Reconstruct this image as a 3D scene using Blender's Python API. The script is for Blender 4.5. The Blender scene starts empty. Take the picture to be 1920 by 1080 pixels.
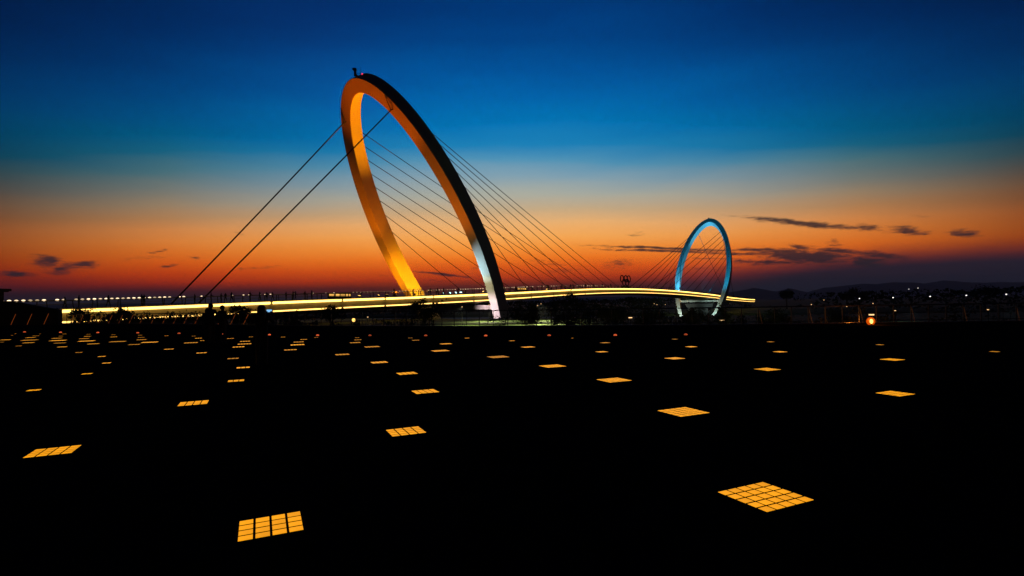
import bpy, bmesh, math, random
from mathutils import Vector, Matrix

random.seed(7)
S = bpy.context.scene
COL = S.collection
R = math.radians

def lin(c):
    return tuple((v / 255 / 12.92) if v <= 10.3 else ((v / 255 + .055) / 1.055) ** 2.4 for v in c)

# ------------------------------------------------------------------ camera
EYE = 1.62
PITCH, ROLL = .0275, -.0162
cam = bpy.data.cameras.new('camera')
cam.sensor_width = 36
cam.lens = 1005 * 36 / 1920
cam.clip_start = .1
cam.clip_end = 20000
camo = bpy.data.objects.new('camera', cam)
COL.objects.link(camo)
fw = Vector((0, math.cos(PITCH), math.sin(PITCH)))
u0 = Vector((0, -math.sin(PITCH), math.cos(PITCH)))
x0 = Vector((1, 0, 0))
rt = x0 * math.cos(ROLL) + u0 * math.sin(ROLL)
up = -x0 * math.sin(ROLL) + u0 * math.cos(ROLL)
M = Matrix((rt, up, -fw)).transposed().to_4x4()
M.translation = (0, 0, EYE)
camo.matrix_world = M
S.camera = camo

# ------------------------------------------------------------------ sky
W = bpy.data.worlds.new('World')
S.world = W
W.use_nodes = True
W.cycles.sampling_method = 'MANUAL'
W.cycles.sample_map_resolution = 256
nt = W.node_tree
nt.nodes.clear()
def N(t, **k):
    n = nt.nodes.new(t)
    for a, b in k.items():
        setattr(n, a, b)
    return n
def math_(op, a, b=None, c=None, clamp=False):
    n = N('ShaderNodeMath', operation=op, use_clamp=clamp)
    for i, v in enumerate((a, b, c)):
        if v is None:
            continue
        if isinstance(v, (int, float)):
            n.inputs[i].default_value = v
        else:
            nt.links.new(v, n.inputs[i])
    return n.outputs[0]
def ramp_(fac, stops, interp='LINEAR'):
    n = N('ShaderNodeValToRGB')
    cr = n.color_ramp
    cr.interpolation = interp
    while len(cr.elements) < len(stops):
        cr.elements.new(.5)
    for e, (p, c) in zip(cr.elements, stops):
        e.position = p
        e.color = (*c, 1)
    nt.links.new(fac, n.inputs[0])
    return n.outputs[0]
tc = N('ShaderNodeTexCoord')
sep = N('ShaderNodeSeparateXYZ')
nt.links.new(tc.outputs['Generated'], sep.inputs[0])
X, Y, Z = sep.outputs
hyp = math_('SQRT', math_('ADD', math_('MULTIPLY', X, X), math_('MULTIPLY', Y, Y)))
hyp = math_('MAXIMUM', hyp, .0001)
cosaz = math_('DIVIDE', Y, hyp)
az = math_('ARCTAN2', X, Y)
el = math_('ARCSINE', Z)
# the glow hugs the horizon more the farther one turns from the sunset
k = math_('ADD', math_('MULTIPLY', math_('SUBTRACT', 1., cosaz), 1.35), 1.)
hn = N('ShaderNodeTexNoise')
hn.inputs['Scale'].default_value = 1.
hn.inputs['Detail'].default_value = 4
hm_ = N('ShaderNodeMapping')
hm_.inputs['Scale'].default_value = (2.2, 2.2, 15)
nt.links.new(tc.outputs['Generated'], hm_.inputs[0])
nt.links.new(hm_.outputs[0], hn.inputs['Vector'])
v = math_('MULTIPLY', math_('MAXIMUM', Z, 0.), k)
v = math_('MULTIPLY', v, math_('ADD', math_('MULTIPLY', hn.outputs[0], .2), .9))
SKY = [(0, (22, 24, 36)), (.016, (46, 28, 33)), (.032, (122, 42, 20)), (.047, (200, 64, 13)), (.066, (234, 94, 16)),
       (.085, (250, 126, 32)), (.105, (252, 152, 58)), (.125, (249, 170, 86)), (.148, (234, 176, 112)), (.172, (196, 168, 130)),
       (.198, (166, 168, 156)), (.225, (126, 156, 171)), (.255, (78, 142, 176)), (.285, (26, 124, 177)), (.32, (0, 110, 174)),
       (.36, (0, 95, 166)), (.40, (0, 80, 152)), (.45, (0, 62, 130)), (.50, (0, 50, 114)), (.62, (0, 32, 84)), (1., (0, 16, 48))]
base = ramp_(v, [(p, lin(c)) for p, c in SKY])
caz = math_('MULTIPLY', math_('ADD', cosaz, 1.), .5)
fall_hi = ramp_(caz, [(0, (.05,) * 3), (.5, (.12,) * 3), (.70, (.22,) * 3), (.86, (.5,) * 3), (.92, (.74,) * 3), (.965, (.95,) * 3), (1, (1.1,) * 3)])
fall_lo = ramp_(caz, [(0, (.04,) * 3), (.5, (.09, .08, .09)), (.70, (.15, .12, .14)), (.86, (.42, .225, .15)), (.92, (.9, .62, .45)), (.965, (1.08, .96, .9)), (1, (1.2, 1.2, 1.2))])
hl = N('ShaderNodeMapRange', interpolation_type='SMOOTHSTEP')
hl.inputs[1].default_value = .2
hl.inputs[2].default_value = .46
nt.links.new(v, hl.inputs[0])
fm = N('ShaderNodeMix', data_type='RGBA')
nt.links.new(hl.outputs[0], fm.inputs[0])
nt.links.new(fall_lo, fm.inputs[6])
nt.links.new(fall_hi, fm.inputs[7])
fall = fm.outputs[2]
mul = N('ShaderNodeMix', data_type='RGBA', blend_type='MULTIPLY')
mul.inputs[0].default_value = 1
nt.links.new(base, mul.inputs[6])
nt.links.new(fall, mul.inputs[7])
skycol = mul.outputs[2]
# clouds: streaks at (azimuth, elevation, tilt, half length, half thickness, density)
CLOUDS = [(.46, .079, -.1, .10, .003, .7), (.55, .0745, -.15, .05, .004, .75), (.45, .061, -.08, .07, .004, .7), (.40, .078, -.05, .07, .0022, .7), (.60, .064, -.2, .05, .005, .7), (.36, .055, 0., .06, .003, .35), (.08, .07, -.03, .09, .003, .3), (-.44, .066, .1, .05, .002, .35), (-.60, .079, .15, .04, .003, .3), (0.5012, 0.1221, -0.191, 0.1084, 0.00388, 0.85), (0.5904, 0.108, -0.246, 0.0212, 0.00453, 0.7), (0.6382, 0.0984, -0.22, 0.0279, 0.00582, 0.75), (0.7022, 0.0888, -0.241, 0.0208, 0.00453, 0.75), (0.6536, 0.1189, -0.183, 0.016, 0.00259, 0.3), (0.2798, 0.0927, -0.079, 0.1598, 0.00207, 0.8), (0.2771, 0.0883, -0.069, 0.1375, 0.00207, 0.8), (0.4302, 0.0833, -0.099, 0.0413, 0.00323, 0.8), (0.4913, 0.0686, -0.178, 0.0782, 0.00905, 0.95), (0.4946, 0.0831, -0.283, 0.024, 0.00453, 0.7), (0.5276, 0.068, -0.037, 0.0409, 0.00776, 0.9), (0.5418, 0.0847, -0.246, 0.0169, 0.00323, 0.4), (0.5439, 0.0888, 0.101, 0.0074, 0.00453, 0.5), (0.5851, 0.0547, -0.135, 0.0313, 0.00776, 0.8), (0.4033, 0.0647, -0.168, 0.0149, 0.00388, 0.6), (0.3663, 0.0709, -0.064, 0.0478, 0.00194, 0.5), (-0.7153, 0.0689, -0.058, 0.022, 0.0075, 0.8), (-0.69, 0.062, .12, 0.04, 0.006, 0.55), (-0.6994, 0.0581, 0.08, 0.0146, 0.00776, 0.7), (-0.6754, 0.0662, 0.229, 0.0218, 0.00323, 0.8), (-0.7465, 0.0509, -0.029, 0.0269, 0.00323, 0.8), (-0.583, 0.09, 0.296, 0.0163, 0.00142, 0.6), (-0.5317, 0.0808, -0.039, 0.0126, 0.00168, 0.7), (-0.5717, 0.0658, 0.126, 0.0202, 0.00168, 0.7), (-0.5636, 0.0739, 0.121, 0.0179, 0.00323, 0.15), (-0.468, 0.1221, -0.701, 0.0104, 0.00323, 0.3), (0.227, 0.1198, -0.044, 0.0237, 0.00582, 0.35), (0.1971, 0.0676, 0.046, 0.0384, 0.00776, 0.45), (0.0995, 0.0588, 0.036, 0.0592, 0.00453, 0.35), (0.058, 0.0761, -0.082, 0.0323, 0.00259, 0.3), (-0.1303, 0.0544, -0.113, 0.0614, 0.00226, 0.8), (-0.143, 0.0433, -0.096, 0.0343, 0.00194, 0.4), (-0.2342, 0.0532, -0.03, 0.0189, 0.00129, 0.3), (-0.2805, 0.0643, 0.002, 0.0276, 0.00129, 0.15), (-0.0641, 0.0647, 0.021, 0.0149, 0.00259, 0.4)]
ae = N('ShaderNodeCombineXYZ')
nt.links.new(az, ae.inputs[0])
nt.links.new(el, ae.inputs[1])
mp = N('ShaderNodeMapping')
mp.inputs['Scale'].default_value = (22, 90, 1)
nt.links.new(ae.outputs[0], mp.inputs[0])
wz = N('ShaderNodeTexNoise')
wz.inputs['Scale'].default_value = 1.
wz.inputs['Detail'].default_value = 5
nt.links.new(mp.outputs[0], wz.inputs['Vector'])
wsub = N('ShaderNodeVectorMath', operation='SUBTRACT')
nt.links.new(wz.outputs['Color'], wsub.inputs[0])
wsub.inputs[1].default_value = (.5, .5, .5)
wsc = N('ShaderNodeVectorMath', operation='MULTIPLY')
nt.links.new(wsub.outputs[0], wsc.inputs[0])
wsc.inputs[1].default_value = (.03, .0065, 0)
wadd = N('ShaderNodeVectorMath', operation='ADD')
nt.links.new(ae.outputs[0], wadd.inputs[0])
nt.links.new(wsc.outputs[0], wadd.inputs[1])
mp2 = N('ShaderNodeMapping')
mp2.inputs['Scale'].default_value = (62, 270, 1)
mp2.inputs['Rotation'].default_value = (0, 0, .12)
nt.links.new(wadd.outputs[0], mp2.inputs[0])
fine = N('ShaderNodeTexNoise')
fine.inputs['Scale'].default_value = 1.
fine.inputs['Detail'].default_value = 8
fine.inputs['Roughness'].default_value = .68
nt.links.new(mp2.outputs[0], fine.inputs['Vector'])
tex = N('ShaderNodeMapRange', interpolation_type='SMOOTHSTEP')
tex.inputs[1].default_value = .28
tex.inputs[2].default_value = .6
tex.inputs[3].default_value = .3
tex.inputs[4].default_value = 1.3
nt.links.new(fine.outputs[0], tex.inputs[0])
def streak(a, e, ph, L, T, d, src, soft=0.):
    m = N('ShaderNodeMapping', vector_type='TEXTURE')
    m.inputs['Location'].default_value = (a, e, 0)
    m.inputs['Rotation'].default_value = (0, 0, ph)
    m.inputs['Scale'].default_value = (L * 1.45, T * 2.1, 1)
    nt.links.new(src, m.inputs[0])
    ln = N('ShaderNodeVectorMath', operation='LENGTH')
    nt.links.new(m.outputs[0], ln.inputs[0])
    r = N('ShaderNodeMapRange', interpolation_type='SMOOTHSTEP')
    r.inputs[1].default_value = 1.05
    r.inputs[2].default_value = soft
    r.inputs[3].default_value = 0
    r.inputs[4].default_value = d
    nt.links.new(ln.outputs['Value'], r.inputs[0])
    return r.outputs[0]
acc = None
for c in CLOUDS:
    s_ = streak(*c, wadd.outputs[0], .0)
    acc = s_ if acc is None else math_('MAXIMUM', acc, s_)
dn = math_('ADD', acc, math_('MULTIPLY', math_('SUBTRACT', fine.outputs[0], .5), 1.5))
cr_ = N('ShaderNodeMapRange', interpolation_type='SMOOTHSTEP')
cr_.inputs[1].default_value = .12
cr_.inputs[2].default_value = .8
cr_.inputs[3].default_value = 0
cr_.inputs[4].default_value = .92
nt.links.new(dn, cr_.inputs[0])
gate = math_('MULTIPLY', acc, 5., clamp=True)
acc = math_('MULTIPLY', cr_.outputs[0], gate, clamp=True)
# low cloud banks resting on the horizon
bank = math_('MAXIMUM', streak(.70, .012, -.02, .36, .034, .97, wadd.outputs[0], .45), streak(-.62, .004, 0, .34, .02, .7, wadd.outputs[0], .2))
bank = math_('MAXIMUM', bank, streak(1.3, .01, 0, .6, .03, .9, wadd.outputs[0], .3))
bank = math_('MAXIMUM', bank, streak(-1.3, .01, 0, .6, .03, .9, wadd.outputs[0], .3))
mixb = N('ShaderNodeMix', data_type='RGBA')
nt.links.new(bank, mixb.inputs[0])
nt.links.new(skycol, mixb.inputs[6])
mixb.inputs[7].default_value = (*lin((32, 36, 50)), 1)
mixc = N('ShaderNodeMix', data_type='RGBA')
nt.links.new(acc, mixc.inputs[0])
nt.links.new(mixb.outputs[2], mixc.inputs[6])
mixc.inputs[7].default_value = (*lin((40, 37, 45)), 1)
bg = N('ShaderNodeBackground')
bg.inputs[1].default_value = 1.
nt.links.new(mixc.outputs[2], bg.inputs[0])
wo = N('ShaderNodeOutputWorld')
nt.links.new(bg.outputs[0], wo.inputs[0])

# last trace of the sun, already under the horizon haze
sl = bpy.data.lights.new('sun', 'SUN')
sl.energy = .012
sl.angle = R(12)
sl.color = (1, .55, .25)
so = bpy.data.objects.new('sun', sl)
COL.objects.link(so)
so.rotation_euler = Vector((-.05, -1, -.03)).to_track_quat('-Z', 'Y').to_euler()

S.view_settings.view_transform = 'Standard'
S.view_settings.look = 'None'
S.view_settings.exposure = 0
S.view_settings.gamma = 1
S.render.engine = 'CYCLES'
S.cycles.use_denoising = True
S.cycles.max_bounces = 5
S.cycles.diffuse_bounces = 2
S.cycles.glossy_bounces = 3
S.cycles.sample_clamp_indirect = 4
S.cycles.caustics_reflective = False
S.cycles.caustics_refractive = False

# ------------------------------------------------------------------ materials
def mat(name, col, rough=.6, spec=.3, metal=0., vary=.25, scale=6., bump=0.):
    m = bpy.data.materials.new(name)
    m.use_nodes = True
    t = m.node_tree
    b = t.nodes['Principled BSDF']
    b.inputs['Roughness'].default_value = rough
    b.inputs['Specular IOR Level'].default_value = spec
    b.inputs['Metallic'].default_value = metal
    n = t.nodes.new('ShaderNodeTexNoise')
    n.inputs['Scale'].default_value = scale
    n.inputs['Detail'].default_value = 4
    co = t.nodes.new('ShaderNodeTexCoord')
    t.links.new(co.outputs['Object'], n.inputs['Vector'])
    r = t.nodes.new('ShaderNodeValToRGB')
    r.color_ramp.elements[0].position = .3
    r.color_ramp.elements[1].position = .7
    r.color_ramp.elements[0].color = (*[c * (1 - vary) for c in col], 1)
    r.color_ramp.elements[1].color = (*[min(1, c * (1 + vary)) for c in col], 1)
    t.links.new(n.outputs[0], r.inputs[0])
    t.links.new(r.outputs[0], b.inputs['Base Color'])
    if bump:
        bp = t.nodes.new('ShaderNodeBump')
        bp.inputs['Strength'].default_value = bump
        t.links.new(n.outputs[0], bp.inputs['Height'])
        t.links.new(bp.outputs[0], b.inputs['Normal'])
    return m

def emit(name, col, strength, sample=True, spread=0.):
    m = bpy.data.materials.new(name)
    m.use_nodes = True
    t = m.node_tree
    b = t.nodes['Principled BSDF']
    b.inputs['Base Color'].default_value = (.02, .02, .02, 1)
    b.inputs['Roughness'].default_value = .5
    n = t.nodes.new('ShaderNodeTexNoise')
    n.inputs['Scale'].default_value = 9
    co = t.nodes.new('ShaderNodeTexCoord')
    t.links.new(co.outputs['Object'], n.inputs['Vector'])
    mr = t.nodes.new('ShaderNodeMapRange')
    mr.inputs[3].default_value = strength * .85
    mr.inputs[4].default_value = strength * 1.15
    t.links.new(n.outputs[0], mr.inputs[0])
    b.inputs['Emission Color'].default_value = (*col, 1)
    oi = t.nodes.new('ShaderNodeObjectInfo')
    m2 = t.nodes.new('ShaderNodeMapRange')
    m2.inputs[3].default_value = 1 - spread
    m2.inputs[4].default_value = 1 + spread * .4
    t.links.new(oi.outputs['Random'], m2.inputs[0])
    m3 = t.nodes.new('ShaderNodeMath')
    m3.operation = 'MULTIPLY'
    t.links.new(mr.outputs[0], m3.inputs[0])
    t.links.new(m2.outputs[0], m3.inputs[1])
    t.links.new(m3.outputs[0], b.inputs['Emission Strength'])
    m.cycles.emission_sampling = 'AUTO' if sample else 'NONE'
    return m

MT = {
    'granite': mat('black_granite', (.008, .008, .0085), 1., .0, vary=.4, scale=3),
    'stone': mat('kerb_stone', (.06, .058, .055), .8, .1, vary=.3, scale=4),
    'soil': mat('bank_grass', (.045, .065, .022), .9, .05, vary=.5, scale=.6),
    'ring': mat('ring_paint', (.29, .285, .27), .55, .25, vary=.05, scale=.7),
    'girder': mat('girder_paint', (.22, .19, .13), .6, .1, vary=.12, scale=.8),
    'deck': mat('deck_planks', (.12, .1, .08), .8, .1),
    'steel': mat('dark_steel', (.05, .05, .055), .45, .4, metal=.3),
    'cable': mat('cable_sheath', (.055, .045, .04), .6, .2),
    'leaf': mat('leaf', (.04, .062, .018), .75, .12, vary=.45, scale=2),
    'leaf_far': mat('leaf_far', (.022, .03, .013), .85, .05, vary=.4, scale=.3),
    'bark': mat('bark', (.06, .045, .035), .9, .1, vary=.4, scale=9),
    'cloth': mat('dark_cloth', (.035, .033, .04), .9, .1, vary=.3, scale=20),
    'cloth2': mat('pale_cloth', (.16, .14, .13), .9, .1, vary=.2, scale=20),
    'black': mat('black_powder_coat', (.008, .008, .008), .9, .02),
    'hair': mat('black_hair', (.012, .01, .01), .6, .2),
    'concrete': mat('concrete', (.3, .29, .27), .85, .1, vary=.15, scale=1.5),
    'wall': mat('dark_wall', (.05, .045, .045), .9, .05, vary=.2),
    'mountain': mat('mountain', (.10, .11, .11), 1., 0., vary=.15, scale=.003),
    'strip': emit('strip_led', (1., .59, .12), 4.4),
    'strip_low': emit('lower_strip_led', (1., .57, .13), 3.4),
    'tile': emit('amber_glass', (1., .365, .0), 1.03, False, .16),
    'tile_far': emit('amber_glass_small', (1., .37, .02), 1.0, False, .5),
    'rail_lamp': emit('rail_lamp', (1., .72, .42), 2.0, False, .75),
    'red_lamp': emit('red_marker', (1., .15, .04), .6, False, .6),
    'beacon': emit('red_beacon', (1., .03, .08), 1.2, False),
    'amber_lens': emit('amber_lens', (1., .55, .12), 2.2, False),
    'cool_lens': emit('cool_lens', (.55, .95, 1.), 3., False),
    'white_lamp': emit('white_lamp', (1., .95, .85), 2., False),
    'warm_lamp': emit('warm_lamp', (1., .6, .25), 1.6, False),
    'orange_lamp': emit('orange_lamp', (1., .5, .1), 3., False),
    'orange_halo': emit('orange_halo', (1., .11, .0), .6, False),
    'amber_panel': emit('amber_panel', (1., .5, .1), 1.1, False, .4),
    'screen': emit('phone_screen', (.25, .6, 1.), 1.0, False),
    'post_painted_uplight_dim': emit('post_painted_uplight_dim', (1., .3, .06), .035, False),  # fainter uplight on the right-hand posts, painted as emission
    'post_painted_uplight': emit('post_painted_uplight', (1., .2, .03), .16, False),  # orange uplight on the slanted posts, painted as weak emission
}
def water_mat():
    m = bpy.data.materials.new('river_water')
    m.use_nodes = True
    t = m.node_tree
    b = t.nodes['Principled BSDF']
    b.inputs['Base Color'].default_value = (.03, .05, .03, 1)
    b.inputs['Roughness'].default_value = .4
    b.inputs['IOR'].default_value = 1.33
    b.inputs['Specular IOR Level'].default_value = .12
    co = t.nodes.new('ShaderNodeTexCoord')
    n = t.nodes.new('ShaderNodeTexNoise')
    n.inputs['Scale'].default_value = .35
    n.inputs['Detail'].default_value = 6
    t.links.new(co.outputs['Object'], n.inputs['Vector'])
    bp = t.nodes.new('ShaderNodeBump')
    bp.inputs['Strength'].default_value = .9
    bp.inputs['Distance'].default_value = 2.
    t.links.new(n.outputs[0], bp.inputs['Height'])
    t.links.new(bp.outputs[0], b.inputs['Normal'])
    return m
MT['water'] = water_mat()

# ------------------------------------------------------------------ helpers
def link(name, me, parent=None, m=None):
    o = bpy.data.objects.new(name, me)
    COL.objects.link(o)
    if m is not None and me is not None and not me.materials:
        me.materials.append(MT[m])
    if parent is not None:
        o.parent = parent
    return o
def tag(o, label=None, cat=None, group=None, kind=None):
    if label:
        o['label'] = label
    if cat:
        o['category'] = cat
    if group:
        o['group'] = group
    if kind:
        o['kind'] = kind
    return o
def thing(name, loc, label, cat, group=None):
    o = bpy.data.objects.new(name, None)
    o.empty_display_size = .2
    COL.objects.link(o)
    o.location = loc
    return tag(o, label, cat, group)
def mesh(name, vs, fs, m=None):
    me = bpy.data.meshes.new(name)
    me.from_pydata([tuple(v) for v in vs], [], fs)
    me.update()
    if m:
        me.materials.append(MT[m])
    return me
class MB:
    def __init__(self):
        self.v, self.f = [], []
    def box(self, c, h, rz=0.):
        i = len(self.v)
        cs, sn = math.cos(rz), math.sin(rz)
        for sx, sy, sz in ((-1, -1, -1), (1, -1, -1), (1, 1, -1), (-1, 1, -1), (-1, -1, 1), (1, -1, 1), (1, 1, 1), (-1, 1, 1)):
            x, y = sx * h[0], sy * h[1]
            self.v.append((c[0] + x * cs - y * sn, c[1] + x * sn + y * cs, c[2] + sz * h[2]))
        self.f += [(i, i + 3, i + 2, i + 1), (i + 4, i + 5, i + 6, i + 7), (i, i + 1, i + 5, i + 4), (i + 1, i + 2, i + 6, i + 5), (i + 2, i + 3, i + 7, i + 6), (i + 3, i, i + 4, i + 7)]
        return self
    def tube(self, pts, rad, n=6, cap=True):
        pts = [Vector(p) for p in pts]
        rad = rad if isinstance(rad, (list, tuple)) else [rad] * len(pts)
        i0 = len(self.v)
        for k, p in enumerate(pts):
            d = (pts[min(k + 1, len(pts) - 1)] - pts[max(k - 1, 0)]).normalized()
            a = d.orthogonal().normalized() if abs(d.z) > .9 else d.cross(Vector((0, 0, 1))).normalized()
            b = d.cross(a)
            for j in range(n):
                t = 2 * math.pi * j / n
                self.v.append(tuple(p + (a * math.cos(t) + b * math.sin(t)) * rad[k]))
        for k in range(len(pts) - 1):
            for j in range(n):
                q = (j + 1) % n
                self.f.append((i0 + k * n + j, i0 + k * n + q, i0 + (k + 1) * n + q, i0 + (k + 1) * n + j))
        if cap:
            self.f.append(tuple(i0 + j for j in range(n))[::-1])
            e = i0 + (len(pts) - 1) * n
            self.f.append(tuple(e + j for j in range(n)))
        return self
    def ball(self, c, r, nu=10, nv=6):
        i0 = len(self.v)
        rx, ry, rz = r if isinstance(r, (list, tuple)) else (r, r, r)
        for a in range(nv + 1):
            th = math.pi * a / nv
            for b in range(nu):
                ph = 2 * math.pi * b / nu
                self.v.append((c[0] + rx * math.sin(th) * math.cos(ph), c[1] + ry * math.sin(th) * math.sin(ph), c[2] + rz * math.cos(th)))
        for a in range(nv):
            for b in range(nu):
                q = (b + 1) % nu
                self.f.append((i0 + a * nu + b, i0 + (a + 1) * nu + b, i0 + (a + 1) * nu + q, i0 + a * nu + q))
        return self
    def me(self, name, m=None, smooth=False):
        me = mesh(name, self.v, self.f, m)
        if smooth:
            for p in me.polygons:
                p.use_smooth = True
        return me
    def build(self, name, m, parent=None, smooth=False):
        return link(name, self.me(name, m, smooth), parent)
def lerp(tab, s):
    if s <= tab[0][0]:
        return tab[0][1]
    for (a, b), (c, d) in zip(tab, tab[1:]):
        if s <= c:
            return b + (d - b) * (s - a) / (c - a)
    return tab[-1][1]
def spot(loc, aim, power, col, size, blend=.4, parent=None, r=.25):
    l = bpy.data.lights.new('lamp', 'SPOT')
    l.energy = power
    l.color = col
    l.spot_size = R(size)
    l.spot_blend = blend
    l.shadow_soft_size = r
    o = bpy.data.objects.new('lamp', l)
    COL.objects.link(o)
    if parent is not None:
        o.parent = parent
        loc = Vector(loc) - parent.location
        d = Vector(aim) - parent.location - loc
    else:
        d = Vector(aim) - Vector(loc)
    o.location = loc
    o.rotation_euler = d.to_track_quat('-Z', 'Y').to_euler()
    return o
def point(loc, power, col, parent, r=.1):
    l = bpy.data.lights.new('lamp', 'POINT')
    l.energy = power
    l.color = col
    l.shadow_soft_size = r
    o = bpy.data.objects.new('lamp', l)
    COL.objects.link(o)
    o.parent = parent
    o.location = Vector(loc) - parent.location
    return o

# ------------------------------------------------------------------ setting
EDGE = [(-110, 94), (-68.3, 71.5), (-52.9, 63.3), (-36.1, 55.0), (-15.2, 42.3), (-2.2, 36.8), (11.4, 33.7), (25.7, 32.4), (45, 31), (70, 28)]
vs = [(x, y, 0) for x, y in EDGE] + [(70, -40, 0), (-110, -40, 0)]
plz = link('plaza', mesh('plaza', vs, [tuple(range(len(vs)))[::-1]], 'granite'))
plz.data.flip_normals()
tag(plz, kind='structure')
# low stone coping at the plaza's far edge
vs, fs = [], []
for i, (x, y) in enumerate(EDGE):
    vs += [(x, y, 0), (x, y, .06), (x + .2, y + .45, .06), (x + .2, y + .45, -3.)]
    if i:
        a = (i - 1) * 4
        b = i * 4
        for j in range(3):
            fs.append((a + j, b + j, b + j + 1, a + j + 1))
tag(link('kerb', mesh('kerb', vs, fs, 'stone')), kind='structure')
# grass bank falling from the plaza to the river
vs, fs = [], []
rows = 7
BANK = [(0, -.6), (5, -1.45), (12, -1.6), (34, -1.6), (76, -1.65), (80, -3.), (96, -9)]
xs = [-400 + i * 10 for i in range(81)]
def edge_y(x):
    return lerp([(-400, 240)] + EDGE + [(400, 5)], x)
for x in xs:
    y0 = edge_y(x) + .45
    for r, (d, z) in enumerate(BANK):
        vs.append((x, y0 + d + (1.5 * math.sin(x * .21) if r > 3 else 0), z + .06 * math.sin(x * .3 + r * 2.1) * (r > 0)))
for i in range(len(xs) - 1):
    for r in range(rows - 1):
        a = i * rows + r
        fs.append((a, a + rows, a + rows + 1, a + 1))
tag(link('river_bank', mesh('river_bank', vs, fs, 'soil')), kind='structure')
tag(link('river', mesh('river', [(-9000, 20, -8.2), (9000, 20, -8.2), (9000, 9000, -8.2), (-9000, 9000, -8.2)], [(0, 1, 2, 3)], 'water')), kind='structure')
# far bank
FB = [(-900, 460), (-300, 420), (-60, 385), (60, 345), (100, 322), (150, 300), (190, 275), (240, 252), (300, 230), (420, 200), (900, 120)]
vs, fs = [], []
xs = [-900 + i * 30 for i in range(61)]
for x in xs:
    y0 = lerp(FB, x) + 3 * math.sin(x * .11)
    for d, z in ((0, -8.6), (6, -6.5), (30, -5), (200, -4.5), (4000, -4)):
        vs.append((x * (1 + d / 400.), y0 + d, z + .4 * math.sin(x * .37 + d) * (d > 0)))
for i in range(len(xs) - 1):
    for r in range(4):
        a = i * 5 + r
        fs.append((a, a + 5, a + 6, a + 1))
tag(link('far_bank_ground', mesh('far_bank_ground', vs, fs, 'soil')), kind='structure')
# mountains
RG = [(-9000, 60), (-5000, 70), (-3000, 50), (-1500, 40), (0, 45), (1500, 55), (2000, 58), (2447, 79), (2717, 126), (2865, 90), (2954, 77), (3116, 116), (3253, 78), (3342, 62), (3493, 116), (3672, 125), (3882, 151.5), (4001, 138), (4211, 158), (4420, 161), (4598, 140), (4809, 172), (4958, 164), (5136, 143), (5435, 144), (5733, 139), (6508, 115), (9000, 120)]
vs, fs = [], []
n = 361
for i in range(n):
    x = -9000 + 50 * i
    h = lerp(RG, x) * (1 + .02 * math.sin(x * .021) + .015 * math.sin(x * .047 + 1))
    for d, k_ in ((-900, -.2), (-450, .42), (-150, .86), (0, 1.), (300, .7), (900, -.2)):
        j = 0 if k_ in (1., -.2) else 60 * math.sin(x * .004 + d)
        vs.append((x, 6000 + d + j, h * k_ * (1 + (0 if k_ == 1 else .1 * math.sin(x * .013 + d)))))
for i in range(n - 1):
    for r in range(5):
        a = i * 6 + r
        fs.append((a, a + 6, a + 7, a + 1))
mo = link('mountains', mesh('mountains', vs, fs, 'mountain'))
for p in mo.data.polygons:
    p.use_smooth = True
tag(mo, kind='structure')

# ------------------------------------------------------------------ footbridge
P0, D, E1 = Vector((-14.5, 137.2)), Vector((.590, .807)), Vector((.807, -.590))
WID = [(-130, 4), (-62, 4), (-30, 5.5), (0, 8.5), (40, 6.5), (92, 5.5), (150, 6.5), (205, 8.5), (240, 6), (320, 4)]
ELE = [(-130, .9), (-81, 1.48), (-69, 1.8), (-60, 2.14), (-42, 2.63), (-17, 3.25), (0, 3.8), (11, 4.15), (25, 4.62), (41, 5.26), (59, 5.83), (80, 6.28), (105, 6.46), (128, 6.27), (155, 5.75), (185, 4.75), (208, 3.98), (241, 2.8), (294, 1.44), (330, .9)]
def smooth(tab, s):
    return sum(lerp(tab, s + d) * w for d, w in ((-14, .15), (-7, .2), (0, .3), (7, .2), (14, .15)))
def wid(s):
    return smooth(WID, s)
def ele(s):
    return smooth(ELE, s) + .22
def dk(s, off, dz=0.):
    p = P0 + D * s + E1 * off
    return Vector((p.x, p.y, ele(s) + dz))
S0, S1 = -118, 322
bridge = thing('footbridge', dk(0, 0), 'long arched footbridge deck outlined by two glowing yellow light strips', 'bridge')
BO = bridge.location
def rel(p):
    return Vector(p) - BO
st = [S0 + 4 * i for i in range((S1 - S0) // 4 + 1)]
def section(s):
    w = wid(s)
    return [(w, 0), (w, -.12), (w - .28, -.14), (w - .28, -.6), (w - .34, -1.5), (w - .1, -1.62), (w - .1, -1.95), (w - 2.2, -2.5), (0, -2.7)]
vs, fs = [], []
npt = None
for s in st:
    h = section(s)
    prof = h + [(-a, b) for a, b in h[::-1][1:]]
    npt = len(prof)
    vs += [rel(dk(s, a, b)) for a, b in prof]
for i in range(len(st) - 1):
    for j in range(npt):
        q = (j + 1) % npt
        a, b = i * npt, (i + 1) * npt
        fs.append((a + j, a + q, b + q, b + j))
girder = link('girder', mesh('girder', vs, fs, 'girder'), bridge)
vs, fs = [], []
for s in st:
    w = wid(s) - .35
    vs += [rel(dk(s, w, .004)), rel(dk(s, -w, .004))]
for i in range(len(st) - 1):
    fs.append((2 * i, 2 * i + 2, 2 * i + 3, 2 * i + 1))
link('walkway', mesh('walkway', vs, fs, 'deck'), bridge)
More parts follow.
